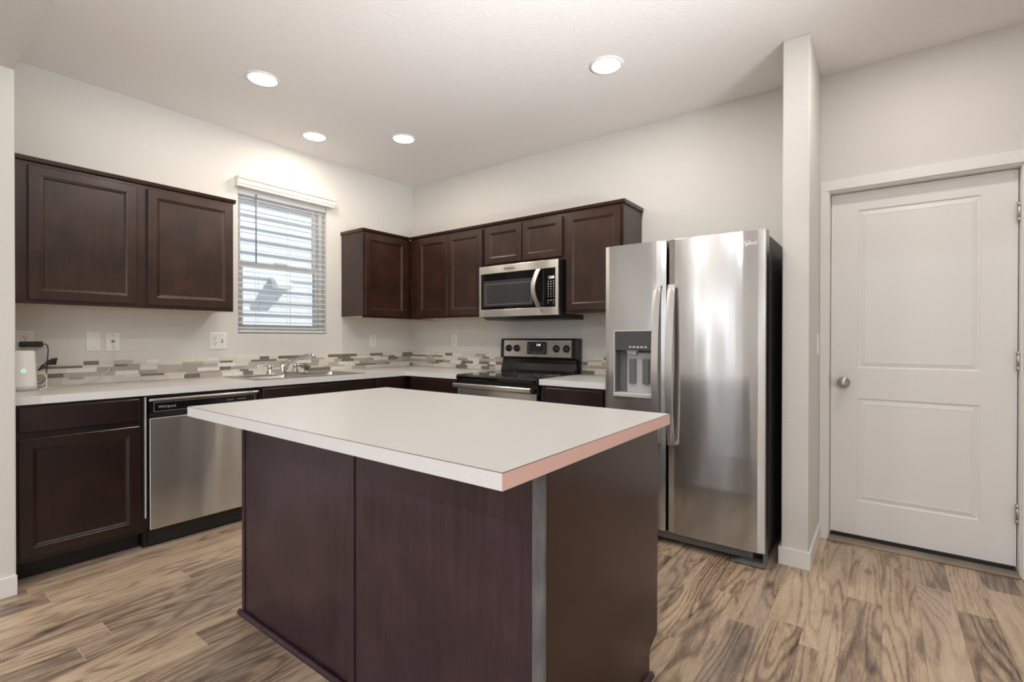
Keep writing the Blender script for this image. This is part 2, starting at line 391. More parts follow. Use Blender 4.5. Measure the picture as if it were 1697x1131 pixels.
# lining, stops, casing
m = MB(); m.box(3.682,3.693,0.0,0.14,0,DZ); m.box(4.501,4.513,0.0,0.14,0,DZ); m.box(3.693,4.501,0.0,0.14,2.072,DZ)
m.box(3.693,3.708,0.102,0.125,0.02,2.072); m.box(4.486,4.501,0.102,0.125,0.02,2.072); m.box(3.693,4.501,0.102,0.125,2.056,2.072)
struct(m.build('trim_2', M_TRIM))
m = MB(); m.box(3.644,3.688,-0.015,0,0,2.080); m.box(4.507,4.569,-0.015,0,0,2.080); m.box(3.644,4.575,-0.017,0,2.080,2.140)
struct(m.build('trim_3', M_TRIM, bevel=0.002))
struct(BX(3.693, 4.501, -0.03, 0.125, 0.0, 0.012).build('trim_4', M_THRESH, bevel=0.003))
struct(BX(3.6905, 3.6935, 0.02, 0.05, 0.905, 0.965).build('trim_5', M_NICKEL))

# ------------------------------------------------------------------ kitchen window, blind, outside
w1 = bpy.data.objects.new('window_1', None); COL.objects.link(w1); w1.location = (-0.1, (WY0+WY1)/2, WZ0); w1['kind'] = 'structure'
def ring(mb, x0, x1, y0, y1, z0, z1, w):
    mb.box(x0,x1,y0,y0+w,z0,z1); mb.box(x0,x1,y1-w,y1,z0,z1); mb.box(x0,x1,y0+w,y1-w,z0,z0+w); mb.box(x0,x1,y0+w,y1-w,z1-w,z1)
m = MB(); ring(m, -0.14, -0.07, WY0, WY1, WZ0, WZ1, 0.034); m.build('window_frame', M_VINYL, w1, bevel=0.003)
ZM = 1.775
m = MB(); ring(m, -0.132, -0.108, WY0+0.035, WY1-0.035, ZM-0.005, WZ1-0.035, 0.030); us = m.build('upper_sash', M_VINYL, w1, bevel=0.002)
m = MB(); ring(m, -0.105, -0.080, WY0+0.035, WY1-0.035, WZ0+0.035, ZM+0.035, 0.036); ls = m.build('lower_sash', M_VINYL, w1, bevel=0.002)
BX(-0.121,-0.118,WY0+0.065,WY1-0.065,ZM+0.025,WZ1-0.065).build('glass_pane', M_GLASS, us)
BX(-0.094,-0.091,WY0+0.071,WY1-0.071,WZ0+0.071,ZM-0.001).build('glass_pane', M_GLASS, ls)
BX(-0.088,-0.06,-1.43,-1.33,ZM+0.035,ZM+0.047).build('sash_lock', M_VINYL, ls)

bl = thing('window_blind', (0.0, -1.378, WZ0), 'white horizontal slat blind with ivory valance, lowered over the kitchen window', 'blind')
m = MB(); vp = [(0,2.358),(0.050,2.358),(0.052,2.372),(0.058,2.380),(0.058,2.408),(0.066,2.416),(0.070,2.430),(0.0,2.430)]
m.prism(vp, 'y', -1.778, -0.950); m.build('valance', M_VAL, bl)
BX(-0.055,-0.004,WY0+0.006,WY1-0.006,2.312,2.357).build('headrail', M_BLIND, bl, bevel=0.002)
NS = 24; zs0, zs1 = 1.282, 2.290
for k in range(NS):
    z = zs0 + (zs1-zs0)*k/(NS-1)
    a = 0.30
    pts = []
    for q in (-1, -0.5, 0, 0.5, 1):
        x = -0.029 + 0.0245*q; pts.append((x, z + 0.0025*(1-q*q) - 0.0245*q*a*0.5))
    pr = pts + [(x, zz2-0.0026) for x, zz2 in reversed(pts)]
    MB().prism(pr, 'y', WY0+0.008, WY1-0.008).build('slat', M_BLIND, bl)
BX(-0.054,-0.003,WY0+0.008,WY1-0.008,1.243,1.262).build('bottom_rail', M_BLIND, bl, bevel=0.003)
for y in (-1.595, -1.335, -1.135):
    m = MB()
    for x in (-0.055, -0.0035): m.tube([(x,y,1.25),(x,y,2.33)], 0.0009, 6)
    m.tube([(-0.029,y+0.012,1.25),(-0.029,y+0.012,2.33)], 0.0009, 6)
    m.build('ladder_cord', M_BLIND, bl)
MB().tube([(0.004,-1.617,2.33),(0.004,-1.617,1.79)], 0.0042, 8).build('tilt_wand', M_WAND, bl)

m = MB(); pts = [(-2.36, -0.6)]
for k in range(40):
    z = -0.6 + 0.15*k; pts += [(-2.196, z), (-2.222, z+0.1499)]
pts += [(-2.36, 5.4)]
struct(m.prism(pts, 'y', -9, 5).build('wall_outside', M_SIDING))
struct(BX(-2.36, -0.14, -9, 5, -0.7, -0.6).build('ground_outside', M_GRND))
vh = thing('outside_vent_hood', (-2.2, -0.28, 1.81), 'small white vent hood on neighbouring siding seen through the kitchen window blind', 'vent hood')
m = MB(); m.prism([(-2.21,1.82),(-2.21,1.955),(-2.15,1.955),(-2.03,1.865),(-2.03,1.82)], 'y', -0.385, -0.175); m.build('hood', M_BLIND, vh)
BX(-2.215,-2.195,-0.40,-0.16,1.805,1.97).build('flange', M_BLIND, vh)

# ------------------------------------------------------------------ recessed ceiling lights and added fill
lg = 'recessed lights in the kitchen ceiling'
L0 = thing('recessed_light', (0.925, -2.015, H), 'round recessed ceiling light, largest and nearest above the left upper cabinet', 'ceiling light', lg)
m = MB().lathe([(0.098,0.0),(0.096,-0.005),(0.084,-0.007),(0.078,-0.003),(0.078,0.0)], T_((0.925,-2.015,H)), 40, caps=False); m.build('trim_ring', M_TRIM, L0)
MB().lathe([(0.0,-0.0035),(0.078,-0.0035),(0.078,-0.001)], T_((0.925,-2.015,H)), 40, caps=False).build('diffuser', M_BULB, L0)
for loc, lab in (((0.392,-1.352,H), 'round recessed ceiling light closest to the kitchen window'),
                 ((0.916,-0.904,H), 'round recessed ceiling light nearest the wall corner, above the corner cabinets'),
                 ((2.667,-0.896,H), 'round recessed ceiling light above the refrigerator, rightmost in view')):
    dup(L0, loc, lab)
for x, y, e in ((0.925,-2.015,8),(0.392,-1.352,4.5),(0.916,-0.904,6.5),(2.667,-0.896,9),(4.14,-0.72,5.5),(2.667,-2.02,8),(2.2,-5.0,24),(4.6,-5.0,25),(2.2,-6.8,20),(4.6,-6.8,18)):
    lamp('downlight_and_fill', 'AREA', (x, y, H-0.008), (0,0,-1), e, (1.0, 0.895, 0.745) if x < 2 else (1.0, 0.93, 0.85) if y > -3 else (0.92, 0.955, 1.0), shape='DISK', size=0.15)  # the four over the living room are added, unseen fill

# ------------------------------------------------------------------ cabinets
DOORP = [(0.0, 0.02), (0.0, 0.003), (0.003, 0.0), (0.048, 0.0), (0.051, 0.002), (0.058, 0.004), (0.064, 0.009), (0.066, 0.009)]
def add_door(root, M, x0, x1, z0, z1, yf, wood_m, name='door', prof=DOORP):
    return MB(M).panel(x0, x1, z0, z1, yf, prof).build(name, wood_m, root)
SLAB = [(0.0, 0.02), (0.0, 0.004), (0.004, 0.0), (0.006, 0.0)]
UB, UT, UD = 1.382, 2.137, 0.319
def upper(name, M, x0, x1, doors, label, zb=UB, left_end=False, right_end=False, trim=None, frame_x0=None):
    """wall cabinet in the frame M: x along the wall, front at y = -UD"""
    base = M @ Vector(((x0+x1)/2, -UD/2, zb))
    root = thing(name, base, label, 'cabinet', 'dark wall cabinets')
    MB(M).box(x0, x1, -UD+0.019, -0.001, zb+0.012, UT).build('carcass', M_WOOD, root)
    MB(M).box(frame_x0 if frame_x0 is not None else x0, x1, -UD, -UD+0.019, zb, UT).build('face_frame', M_WOOD, root, bevel=0.001)
    MB(M).box(x0+0.004, x1-0.004, -UD+0.020, -0.002, zb+0.004, zb+0.012).build('bottom_panel', M_MAPLE, root)
    for a, b, z0, z1 in doors: add_door(root, M, a, b, z0, z1, -UD-0.02, M_WOOD)
    t0, t1 = trim or (x0, x1)
    m = MB(M); m.prism([(-0.002,UT),(-UD-0.004,UT),(-UD-0.012,UT+0.006),(-UD-0.018,UT+0.022),(-UD-0.018,UT+0.026),(-0.002,UT+0.026)], 'x', t0, t1)
    m.build('top_moulding', M_WOOD, root)
    return root
A = ROTA; B = Matrix.Identity(4)
upper('wall_cabinet', A, -3.058, -1.925, [(-2.960,-2.483,1.405,2.119),(-2.431,-1.937,1.405,2.119)], 'wide dark brown wall cabinet with two doors, left of the window', trim=(-3.058,-1.912))
c = upper('wall_cabinet', A, -0.8506, -0.001, [(-0.837,-0.372,1.405,2.119)], 'dark brown single-door corner cabinet right of the window, against the window wall', trim=(-0.863,-0.3235), frame_x0=-0.8506)
upper('wall_cabinet', B, 0.3405, 1.2615, [(0.452,0.839,1.405,2.119),(0.847,1.243,1.405,2.119)], 'dark brown two-door wall cabinet between corner cabinet and microwave', trim=(0.3372,1.2615))
upper('wall_cabinet', B, 1.2625, 2.0495, [(1.283,1.654,1.815,2.119),(1.664,2.030,1.815,2.119)], 'short dark brown two-door wall cabinet directly above the microwave', zb=1.792)
upper('wall_cabinet', B, 2.0505, 2.517, [(2.071,2.500,1.405,2.119)], 'tall dark brown single-door wall cabinet between microwave and refrigerator', trim=(2.0505,2.531))

CB = 0.872
def base(name, M, x0, x1, fronts, label, depth=0.62, kick=True, hollow=False):
    root = thing(name, M @ Vector(((x0+x1)/2, -depth/2, 0)), label, 'cabinet', 'dark base cabinets')
    m = MB(M)
    if hollow:
        m.box(x0, x1, -depth, -depth+0.018, 0.10, CB); m.box(x0, x0+0.018, -depth+0.018, -0.012, 0.10, CB); m.box(x1-0.018, x1, -depth+0.018, -0.012, 0.10, CB)
        m.box(x0+0.018, x1-0.018, -depth+0.018, -0.012, 0.10, 0.118); m.box(x0, x1, -0.012, -0.002, 0.10, CB)
    else: m.box(x0, x1, -depth, -0.002, 0.10, CB)
    m.build('carcass', M_WOODB, root, bevel=0.001)
    if kick: MB(M).box(x0, x1, -depth+0.085, -0.01, 0.0, 0.10).build('toe_kick', M_KICK, root)
    for kind, a, b, z0, z1 in fronts:
        add_door(root, M, a, b, z0, z1, -depth-0.02, M_WOODB, 'door' if kind == 'd' else 'drawer_front', DOORP if kind == 'd' else SLAB)
    return root
bc = base('base_cabinet', A, -3.057, -2.537, [('w',-3.040,-2.558,0.736,0.860),('d',-3.040,-2.558,0.124,0.706)], 'dark base cabinet with drawer and door, left of the dishwasher')
base('base_cabinet', A, -1.892, -0.965, [('w',-1.875,-0.985,0.736,0.860),('d',-1.875,-1.432,0.124,0.706),('d',-1.428,-0.985,0.124,0.706)], 'dark sink base cabinet under the stainless sink, right of the dishwasher', hollow=True)
base('base_cabinet', A, -0.963, -0.001, [('w',-0.945,-0.67,0.736,0.860),('d',-0.945,-0.67,0.124,0.706)], 'dark base cabinet filling the inner corner under the counter')
base('base_cabinet', B, 0.662, 1.254, [('w',0.70,1.24,0.736,0.860),('d',0.70,1.24,0.124,0.706)], 'dark base cabinet directly left of the range')
base('base_cabinet', B, 2.034, 2.538, [('w',2.085,2.515,0.736,0.858),('d',2.085,2.515,0.124,0.706)], 'dark base cabinet between range and refrigerator')

# ------------------------------------------------------------------ counters
CT0, CT1 = 0.874, 0.914
SY0, SY1, SX0, SX1 = -1.90, -1.035, 0.115, 0.607        # sink rim
ct = thing('countertop', (0.32, -1.5, CT0), 'L-shaped cream laminate countertop along the window wall with the sink', 'countertop', 'laminate countertops')
m = MB(); hx0, hx1, hy0, hy1 = SX0+0.02, SX1-0.02, SY0+0.02, SY1-0.02
m.box(0.001,0.638,-3.058,hy0,CT0,CT1); m.box(0.001,hx0,hy0,hy1,CT0,CT1); m.box(hx1,0.638,hy0,hy1,CT0,CT1); m.box(0.001,0.638,hy1,-0.638,CT0,CT1); m.box(0.001,1.2565,-0.638,-0.001,CT0,CT1)
m.build('slab', M_TOP, ct)
m = MB(); m.box(0.638,0.641,-3.058,-0.641,CT0,CT1-0.001); m.box(0.638,1.2565,-0.641,-0.638,CT0,CT1-0.001); m.build('edge_band', M_EDGE, ct)
ct2 = thing('countertop', (2.29, -0.32, CT0), 'short cream laminate countertop between range and refrigerator', 'countertop', 'laminate countertops')
BX(2.030, 2.543, -0.638, -0.001, CT0, CT1).build('slab', M_TOP, ct2)
BX(2.030, 2.543, -0.641, -0.638, CT0, CT1-0.001).build('edge_band', M_EDGE, ct2)

# ------------------------------------------------------------------ tile backsplash
def backsplash(M, x0, x1, label, seed):
    r = random.Random(seed); m = MB(M); m.mi = 6; m.box(x0, x1, -0.006, -0.0005, CT1, CT1+0.147)
    rows = [(0.030,0), (0.015,1), (0.027,2), (0.028,2), (0.015,1), (0.026,0)]
    z = CT1+0.0005
    for hh, kind in rows:
        x = x0 - r.uniform(0, 0.15)
        while x < x1:
            L = r.choice((0.075, 0.10, 0.125, 0.15)) * (1.0 if kind != 1 else 0.9)
            if kind == 0: w = (0.38, 0.27, 0.05, 0.04, 0.05, 0.21)
            elif kind == 1: w = (0.26, 0.16, 0.06, 0.13, 0.10, 0.29)
            else: w = (0.05, 0.05, 0.19, 0.28, 0.33, 0.10)
            m.mi = r.choices(range(6), w)[0]
            a, b = max(x, x0), min(x+L-0.0015, x1)
            if b-a > 0.004: m.box(a, b, -0.0085, -0.005, z, z+hh-0.0012)
            x += L
        z += hh
    o = m.build('tile_backsplash', TILES+[M_GROUT]); return tag(o, label, 'backsplash', 'linear mosaic tile backsplashes')
backsplash(A, -3.058, -0.010, 'long mosaic tile strip along the window wall above the counter', 3)
backsplash(B, 0.0005, 1.262, 'short mosaic tile strip between wall corner and range', 11)
backsplash(B, 2.026, 2.60, 'small mosaic tile strip between range and refrigerator', 5)

# ------------------------------------------------------------------ sink and faucet
sk = thing('kitchen_sink', (0.36, -1.467, CT1), 'stainless double-bowl drop-in sink in the counter below the window', 'sink')
def rrect(x0, x1, y0, y1, z, r, n=5):
    out = []
    for cx, cy, a0 in ((x1-r,y1-r,0),(x0+r,y1-r,PI/2),(x0+r,y0+r,PI),(x1-r,y0+r,1.5*PI)):
        for k in range(n+1):
            a = a0+PI/2*k/n; out.append((cx+r*math.cos(a), cy+r*math.sin(a), z))
    return out
bx0, bx1 = SX0+0.085, SX1-0.035; ya, yb, yc, yd = SY0+0.04, -1.485, -1.45, SY1-0.04
m = MB(); zt = CT1+0.005
m.box(SX0,bx0+0.012,SY0,SY1,CT1+0.0005,zt); m.box(bx1-0.012,SX1,SY0,SY1,CT1+0.0005,zt); m.box(bx0,bx1,SY0,ya+0.012,CT1+0.0005,zt); m.box(bx0,bx1,yd-0.012,SY1,CT1+0.0005,zt); m.box(bx0,bx1,yb-0.012,yc+0.012,CT1+0.0005,zt)
m.build('rim', M_SINK, sk)
for y0, y1 in ((ya, yb), (yc, yd)):
    m = MB(); m.loops([rrect(bx0,bx1,y0,y1,zt+0.0008,0.045), rrect(bx0+0.006,bx1-0.006,y0+0.006,y1-0.006,zt-0.006,0.045), rrect(bx0+0.014,bx1-0.014,y0+0.014,y1-0.014,zt-0.150,0.05), rrect(bx0+0.05,bx1-0.05,y0+0.05,y1-0.05,zt-0.175,0.05)], False, True, True)
    bo = m.build('bowl', M_SINK, sk)
    MB().lathe([(0.0,0.004),(0.030,0.004),(0.040,0.0)], T_(((bx0+bx1)/2,(y0+y1)/2,zt-0.175)), 20).build('drain', M_CHROME, bo)
FX = 0.168; zf = zt
fa = thing('faucet', (FX, -1.49, zf), 'chrome two-handle kitchen faucet with swivel spout behind the sink', 'faucet')
m = MB(); m.loops([rrect(FX-0.026,FX+0.026,-1.62,-1.362,zf,0.025), rrect(FX-0.026,FX+0.026,-1.62,-1.362,zf+0.008,0.025), rrect(FX-0.018,FX+0.018,-1.61,-1.372,zf+0.016,0.017)], True, True, True); m.build('deck_plate', M_CHROME, fa)
for y, sgn in ((-1.594, -1), (-1.388, 1)):
    hnd = MB().lathe([(0.0,0.010),(0.026,0.010),(0.026,0.018),(0.019,0.026),(0.017,0.048),(0.020,0.052),(0.019,0.060),(0.012,0.068),(0.010,0.072),(0.012,0.078),(0.007,0.084),(0.0,0.085)], T_((FX,y,zf)), 20).build('handle', M_CHROME, fa)
    MB().tube([(FX,y,zf+0.062),(FX+0.004,y+sgn*0.03,zf+0.066),(FX+0.006,y+sgn*0.06,zf+0.064),(FX+0.006,y+sgn*0.075,zf+0.062)], [0.007,0.006,0.006,0.007], 10).build('lever', M_CHROME, hnd)
MB().lathe([(0.0,0.010),(0.024,0.010),(0.022,0.022),(0.020,0.040),(0.021,0.060),(0.016,0.070),(0.0,0.072)], T_((FX,-1.49,zf)), 20).build('spout_base', M_CHROME, fa)
tip = Vector((0.35,-1.352,1.066)); b0 = Vector((FX,-1.49,zf+0.030)); dr = (tip-b0); dr.z = 0
pt = []
for k in range(15):
    t = k/14; p = b0 + dr*t; p.z = b0.z + (tip.z-b0.z)*(1-(1-t)**1.9); pt.append(p)
sp = MB().tube([tuple(p) for p in pt], [0.0125]*12+[0.0125,0.0125,0.0135], 14).build('spout', M_CHROME, fa)
MB().tube([tuple(tip+Vector((-0.004,-0.003,0.002))), tuple(tip+Vector((0.010,0.0075,-0.008))), tuple(tip+Vector((0.014,0.0105,-0.022)))], [0.013,0.0145,0.0145], 14).build('aerator', M_CHROME, sp)
sy = thing('sink_sprayer', (FX, -1.288, zf), 'short chrome and black pull-out sprayer beside the faucet', 'sprayer')
MB().lathe([(0.0,0.0),(0.024,0.0),(0.023,0.010),(0.016,0.016)], T_((FX,-1.288,zf)), 18).build('collar', M_CHROME, sy)
MB().lathe([(0.0,0.012),(0.014,0.012),(0.015,0.035),(0.020,0.046),(0.021,0.056),(0.016,0.062),(0.0,0.063)], T_((FX,-1.288,zf)), 18).build('spray_head', M_GREY, sy)

# ------------------------------------------------------------------ lettering helper
def wordmark(parent, T, size, m, ringed=True, name='logo'):
    q = MB().text('Whirlpool', size, T)
    if ringed:
        n = 28; outer, inner = [], []
        for k in range(n):
            a = 2*PI*k/n
            for lst, s_ in ((outer, 1.0), (inner, 0.90)):
                x = size*0.95*s_*math.cos(a); y = size*0.34*s_*math.sin(a)
                ca, sa = math.cos(0.5), math.sin(0.5)
                lst.append(T @ Vector((x*ca-y*sa+size*0.1, x*sa+y*ca-size*0.05, 0.0003)))
        q.loops([outer, inner], False, False)
    return q.build(name, m, parent)

# ------------------------------------------------------------------ dishwasher
DWX = 0.632
dw = thing('dishwasher', (0.31, -2.208, 0), 'stainless dishwasher with black control panel, between base cabinet and sink cabinet', 'dishwasher')
BX(0.05, 0.585, -2.53, -1.897, 0.0, 0.864).build('tub', M_BLACK, dw)
BX(0.585, DWX, -2.511, -1.905, 0.105, 0.742).build('door', M_STEEL, dw, bevel=0.004)
BX(0.52, 0.600, -2.511, -1.905, 0.012, 0.095).build('kick_plate', M_BLACK, dw)
m = MB(); m.prism([(0.585,0.748),(DWX-0.012,0.748),(DWX,0.772),(DWX,0.838),(0.585,0.838)], 'y', -2.511, -1.905); cp = m.build('control_panel', M_BLACKS, dw)
BX(0.585, DWX+0.006, -2.513, -1.903, 0.838, 0.852).build('top_trim', M_STEELF, cp, bevel=0.003)
m = MB(); ring_pts = [(-2.492,0.776),(-1.925,0.776),(-1.925,0.832),(-2.492,0.832)]
m.loops([[(DWX+0.0015,y,z) for y,z in ring_pts],[(DWX+0.0015,y+(0.004 if y<-2.2 else -0.004),z+(0.004 if z<0.8 else -0.004)) for y,z in ring_pts]], False, False); m.build('panel_outline', M_GREY, cp)
TX = lambda x, y, z: T_((x, y, z)) @ RZ(PI/2) @ RX(PI/2)
wordmark(cp, TX(DWX+0.002, -2.425, 0.803), 0.021, M_LOGO, False)
for y0, n, dz in ((-2.10, 4, 0), (-2.035, 5, 0.001)):
    for k in range(n): BX(DWX+0.001,DWX+0.002, y0+0.011*k, y0+0.011*k+0.006, 0.806+dz, 0.808+dz+0.001*(k%2)).build('indicator_mark', M_MARK, cp)
BX(0.615, 0.634, -2.533, -2.527, 0.18, 0.864).build('side_trim', M_LGREY, dw)

# ------------------------------------------------------------------ range
rg = thing('range', (1.64, -0.33, 0), 'stainless electric range with black glass cooktop and backguard', 'range')
RX0, RX1 = 1.260, 2.022
BX(RX0+0.003, RX1-0.003, -0.62, -0.03, 0.03, 0.872).build('body', M_BLACKS, rg)
for x in (RX0+0.05, RX1-0.05):
    for y in (-0.56, -0.08): MB().lathe([(0.018,0.0),(0.018,0.03)], T_((x,y,0)), 12).build('foot', M_BLACK, rg)
m = MB(); m.prism([(-0.10,0.872),(-0.652,0.872),(-0.664,0.880),(-0.667,0.903),(-0.655,0.917),(-0.10,0.919)], 'x', RX0, RX1); ck = m.build('cooktop', M_BLACKG, rg, bevel=0.002)
for x, y, r in ((1.44,-0.49,0.10),(1.44,-0.24,0.075),(1.84,-0.49,0.075),(1.84,-0.24,0.10)):
    MB().lathe([(r,0.0),(r-0.003,0.0)], T_((x,y,0.9196)), 36, caps=False).build('burner_ring', M_GREY, ck)
BX(RX0+0.004, RX1-0.004, -0.640, -0.615, 0.838, 0.872).build('vent_strip', M_BLACK, rg)
od = BX(RX0+0.003, RX1-0.003, -0.655, -0.618, 0.22, 0.805).build('oven_door', M_STEELF, rg, bevel=0.004)
BX(RX0+0.13, RX1-0.13, -0.657, -0.650, 0.34, 0.735).build('oven_window', M_BLACKG, od)
m = MB(); m.bar([(RX0+0.004,-0.700,0.834),(RX1-0.02,-0.700,0.834)], 0.034, 0.022, (0,0,1)); m.box(RX0+0.02,RX0+0.05,-0.69,-0.64,0.824,0.844); m.box(RX1-0.065,RX1-0.035,-0.69,-0.64,0.824,0.844)
m.build('oven_handle', M_STEELF, od, split=0.5)
BX(RX0+0.003, RX1-0.003, -0.650, -0.618, 0.045, 0.205).build('storage_drawer', M_STEELF, rg, bevel=0.004)
m = MB(); m.prism([(-0.03,0.90),(-0.108,0.917),(-0.108,0.935),(-0.085,0.99),(-0.075,1.030),(-0.03,1.030)], 'x', RX0+0.012, RX1-0.012); m.build('lower_backguard', M_BLACKS, rg)
m = MB(); m.prism([(-0.012,0.90),(-0.012,1.198),(-0.082,1.198),(-0.094,1.186),(-0.100,1.034),(-0.055,1.026),(-0.035,0.90)], 'x', RX0, RX1); bk = m.build('backguard', M_BLACKS, rg, bevel=0.004)
m = MB(); m.prism([(-0.0965,1.045),(-0.1005,1.045),(-0.0965,1.183),(-0.0925,1.183)], 'x', RX0+0.038, RX1-0.046); pn = m.build('control_panel', M_STEELF, bk)
tilt = T_((0,-0.0995,1.112)) @ RX(PI/2 - 0.03)
BXP = MB(tilt); BXP.loops([[(x,y,0.001) for x,y,_ in rrect(1.548,1.742,-0.046,0.058,0,0.012)], [(x,y,0.005) for x,y,_ in rrect(1.548,1.742,-0.046,0.058,0,0.012)]])
dsp = BXP.build('display', M_BLACK, pn, bevel=0.001)
MB().text('1:10', 0.024, tilt @ T_((1.662,0.032,0.0055))).build('clock_digits', M_LIT, dsp)
for k in range(4): BX(1.60+0.028*k,1.612+0.028*k,-0.030,-0.027,0.0052,0.0056, M=tilt).build('button_mark', M_MARK, pn)
for k in range(3):
    for x in (1.565, 1.715): BX(x,x+0.007,-0.02+0.025*k,-0.015+0.025*k,0.0052,0.0056, M=tilt).build('button_mark', M_MARK, pn)
wordmark(pn, tilt @ T_((1.633,-0.064,0.0012)), 0.015, M_LOGOD, False)
for x in (1.352, 1.438, 1.836, 1.930):
    kT = tilt @ T_((x, 0.003, 0))
    kb = MB().lathe([(0.0,0.0),(0.030,0.0),(0.030,0.004),(0.026,0.006),(0.024,0.020),(0.0,0.021)], kT, 24).build('knob', M_BLACK, bk)
    MB(kT).box(-0.006,0.006,-0.024,0.024,0.019,0.032).build('knob_grip', M_BLACK, kb, bevel=0.002)

# ------------------------------------------------------------------ microwave
mw = thing('microwave', (1.645, -0.2, 1.36), 'stainless over-the-range microwave mounted above the range', 'microwave')
MX0, MX1, MF = 1.2645, 2.035, -0.394
BX(MX0+0.004, MX1-0.004, -0.365, -0.003, 1.372, 1.788).build('body', M_BLACK, mw)
m = MB(); m.prism([(-0.004,1.350),(-0.004,1.372),(-0.385,1.372),(-0.33,1.350)], 'x', MX0+0.03, MX1-0.004); bt = m.build('bottom_plate', M_BLACK, mw)
for x in (1.42, 1.86): BX(x-0.07, x+0.07, -0.25, -0.12, 1.348, 1.351).build('grease_filter', M_GREY, bt)
DXM = 1.925
m = MB(); m.box(MX0,DXM-0.001,MF,-0.366,1.727,1.789); m.box(MX0,DXM-0.001,MF,-0.366,1.374,1.434); m.box(MX0,MX0+0.018,MF,-0.366,1.434,1.727); df = m.build('door', M_STEELF, mw, bevel=0.002)
BX(MX0+0.018, DXM-0.001, MF+0.003, -0.367, 1.434, 1.727).build('door_glass', M_BLACKG, df)
m = MB(); m.box(1.312,1.806,MF+0.0018,MF+0.0035,1.458,1.668); wn = m.build('window_screen', M_MWGLASS, df)
m = MB(); ring_pts = [(1.335,1.472),(1.79,1.472),(1.79,1.640),(1.335,1.640)]
m.loops([[(x,MF+0.0012,z) for x,z in ring_pts],[(x+(0.004 if x<1.5 else -0.004),MF+0.0012,z+(0.004 if z<1.5 else -0.004)) for x,z in ring_pts]], False, False); m.build('window_outline', M_GREY, wn)
m = MB(); m.box(DXM+0.001,MX1,MF,-0.366,1.727,1.789); m.box(DXM+0.001,MX1,MF,-0.366,1.374,1.434); m.box(2.008,MX1,MF,-0.366,1.434,1.727); pf = m.build('panel_frame', M_STEELF, mw, bevel=0.002)
cpn = BX(DXM+0.001, 2.008, MF+0.002, -0.367, 1.434, 1.727).build('control_panel', M_BLACKG, mw)
BX(1.945, 1.998, MF, MF+0.003, 1.644, 1.668).build('display', M_GREY, cpn)
MB().text('1:10', 0.022, T_((1.980, MF-0.0005, 1.656)) @ FRONT).build('clock_digits', M_LIT, cpn)
for r in range(9):
    z = 1.626 - 0.0185*r - (0.012 if r > 6 else 0)
    for c_ in range(3):
        if r == 8 and c_ == 1: continue
        w = 0.0045 if r in (0, 1, 2, 7) else 0.0026
        x = 1.946+0.0235*c_; BX(x-w, x+w, MF+0.0008, MF+0.0022, z-0.0032, z+0.0032).build('keypad_key', M_MARK, cpn)
wordmark(df, T_((1.577, MF-0.0007, 1.757)) @ FRONT, 0.026, M_LOGOD)
pts = []
for k in range(13):
    t = k/12; pts.append((1.868-0.022*math.sin(PI*t), MF-0.012-0.042*math.sin(PI*t), 1.440+0.282*t))
m = MB(); m.bar(pts, 0.036, 0.012, (1,0,0)); m.build('handle', M_STEELF, df, split=0.5)

# ------------------------------------------------------------------ refrigerator
fr = thing('refrigerator', (3.01, -0.34, 0), 'stainless side-by-side refrigerator with ice and water dispenser', 'refrigerator')
FX0, FXM, FX1, FY = 2.554, 2.950, 3.469, -0.689
m = MB(); m.prism([(FX0+0.004,-0.03),(FX1-0.004,-0.03),(FX1-0.004,-0.600),(FX0+0.004,-0.600)], 'z', 0.03, 1.752); m.build('cabinet', M_FRSIDE, fr, bevel=0.006)
BX(FX0+0.02, FX1-0.02, -0.612, -0.600, 0.07, 1.745).build('gasket', M_GASKET, fr)
DZ0, DZ1 = 0.078, 1.770
def door_outline(x0, x1, bow=0.007, n=14):
    out = [(x1, -0.612), (x0, -0.612)]
    for k in range(n+1):
        t = -1+2*k/n; x = x0+0.004+(x1-x0-0.008)*(t+1)/2
        out.append((x, FY + bow*abs(t)**3.0 + (0.006 if k in (0, n) else 0)))
    return out
m = MB(); m.prism(door_outline(FXM+0.004, FX1), 'z', DZ0, DZ1); rd = m.build('refrigerator_door', M_STEEL, fr, bevel=0.003)
# freezer door with the dispenser opening
PX0, PX1, PZ0, PZ1 = 2.622, 2.873, 0.848, 1.245
ol = door_outline(FX0, FXM-0.004)
def yfront(x):
    f = [p for p in ol[2:]]
    for (a, ya_), (b, yb_) in zip(f, f[1:]):
        if a <= x <= b: return ya_ + (yb_-ya_)*(x-a)/(b-a)
    return FY
m = MB(); m.prism(ol, 'z', PZ1, DZ1); m.prism(ol, 'z', DZ0, PZ0)
Lp = [(PX0,-0.612),(FX0,-0.612)] + [p for p in ol[2:] if p[0] < PX0] + [(PX0, yfront(PX0))]
Rp = [(FXM-0.004,-0.612),(PX1,-0.612),(PX1,yfront(PX1))] + [p for p in ol[2:] if p[0] > PX1]
m.prism(Lp, 'z', PZ0, PZ1); m.prism(Rp, 'z', PZ0, PZ1); fd = m.build('freezer_door', M_STEEL, fr)
dp = MB(); y0 = FY-0.003
dp.box(PX0-0.004,PX0+0.004,y0,-0.62,PZ0-0.004,PZ1+0.004); dp.box(PX1-0.004,PX1+0.004,y0,-0.62,PZ0-0.004,PZ1+0.004); dp.box(PX0+0.004,PX1-0.004,y0,-0.62,PZ1-0.003,PZ1+0.004)
dp = dp.build('dispenser', M_LGREY, fd, bevel=0.002)
BX(PX0+0.004, PX1-0.004, FY, -0.63, 1.128, PZ1-0.003).build('dispenser_control', M_MWGLASS, dp)
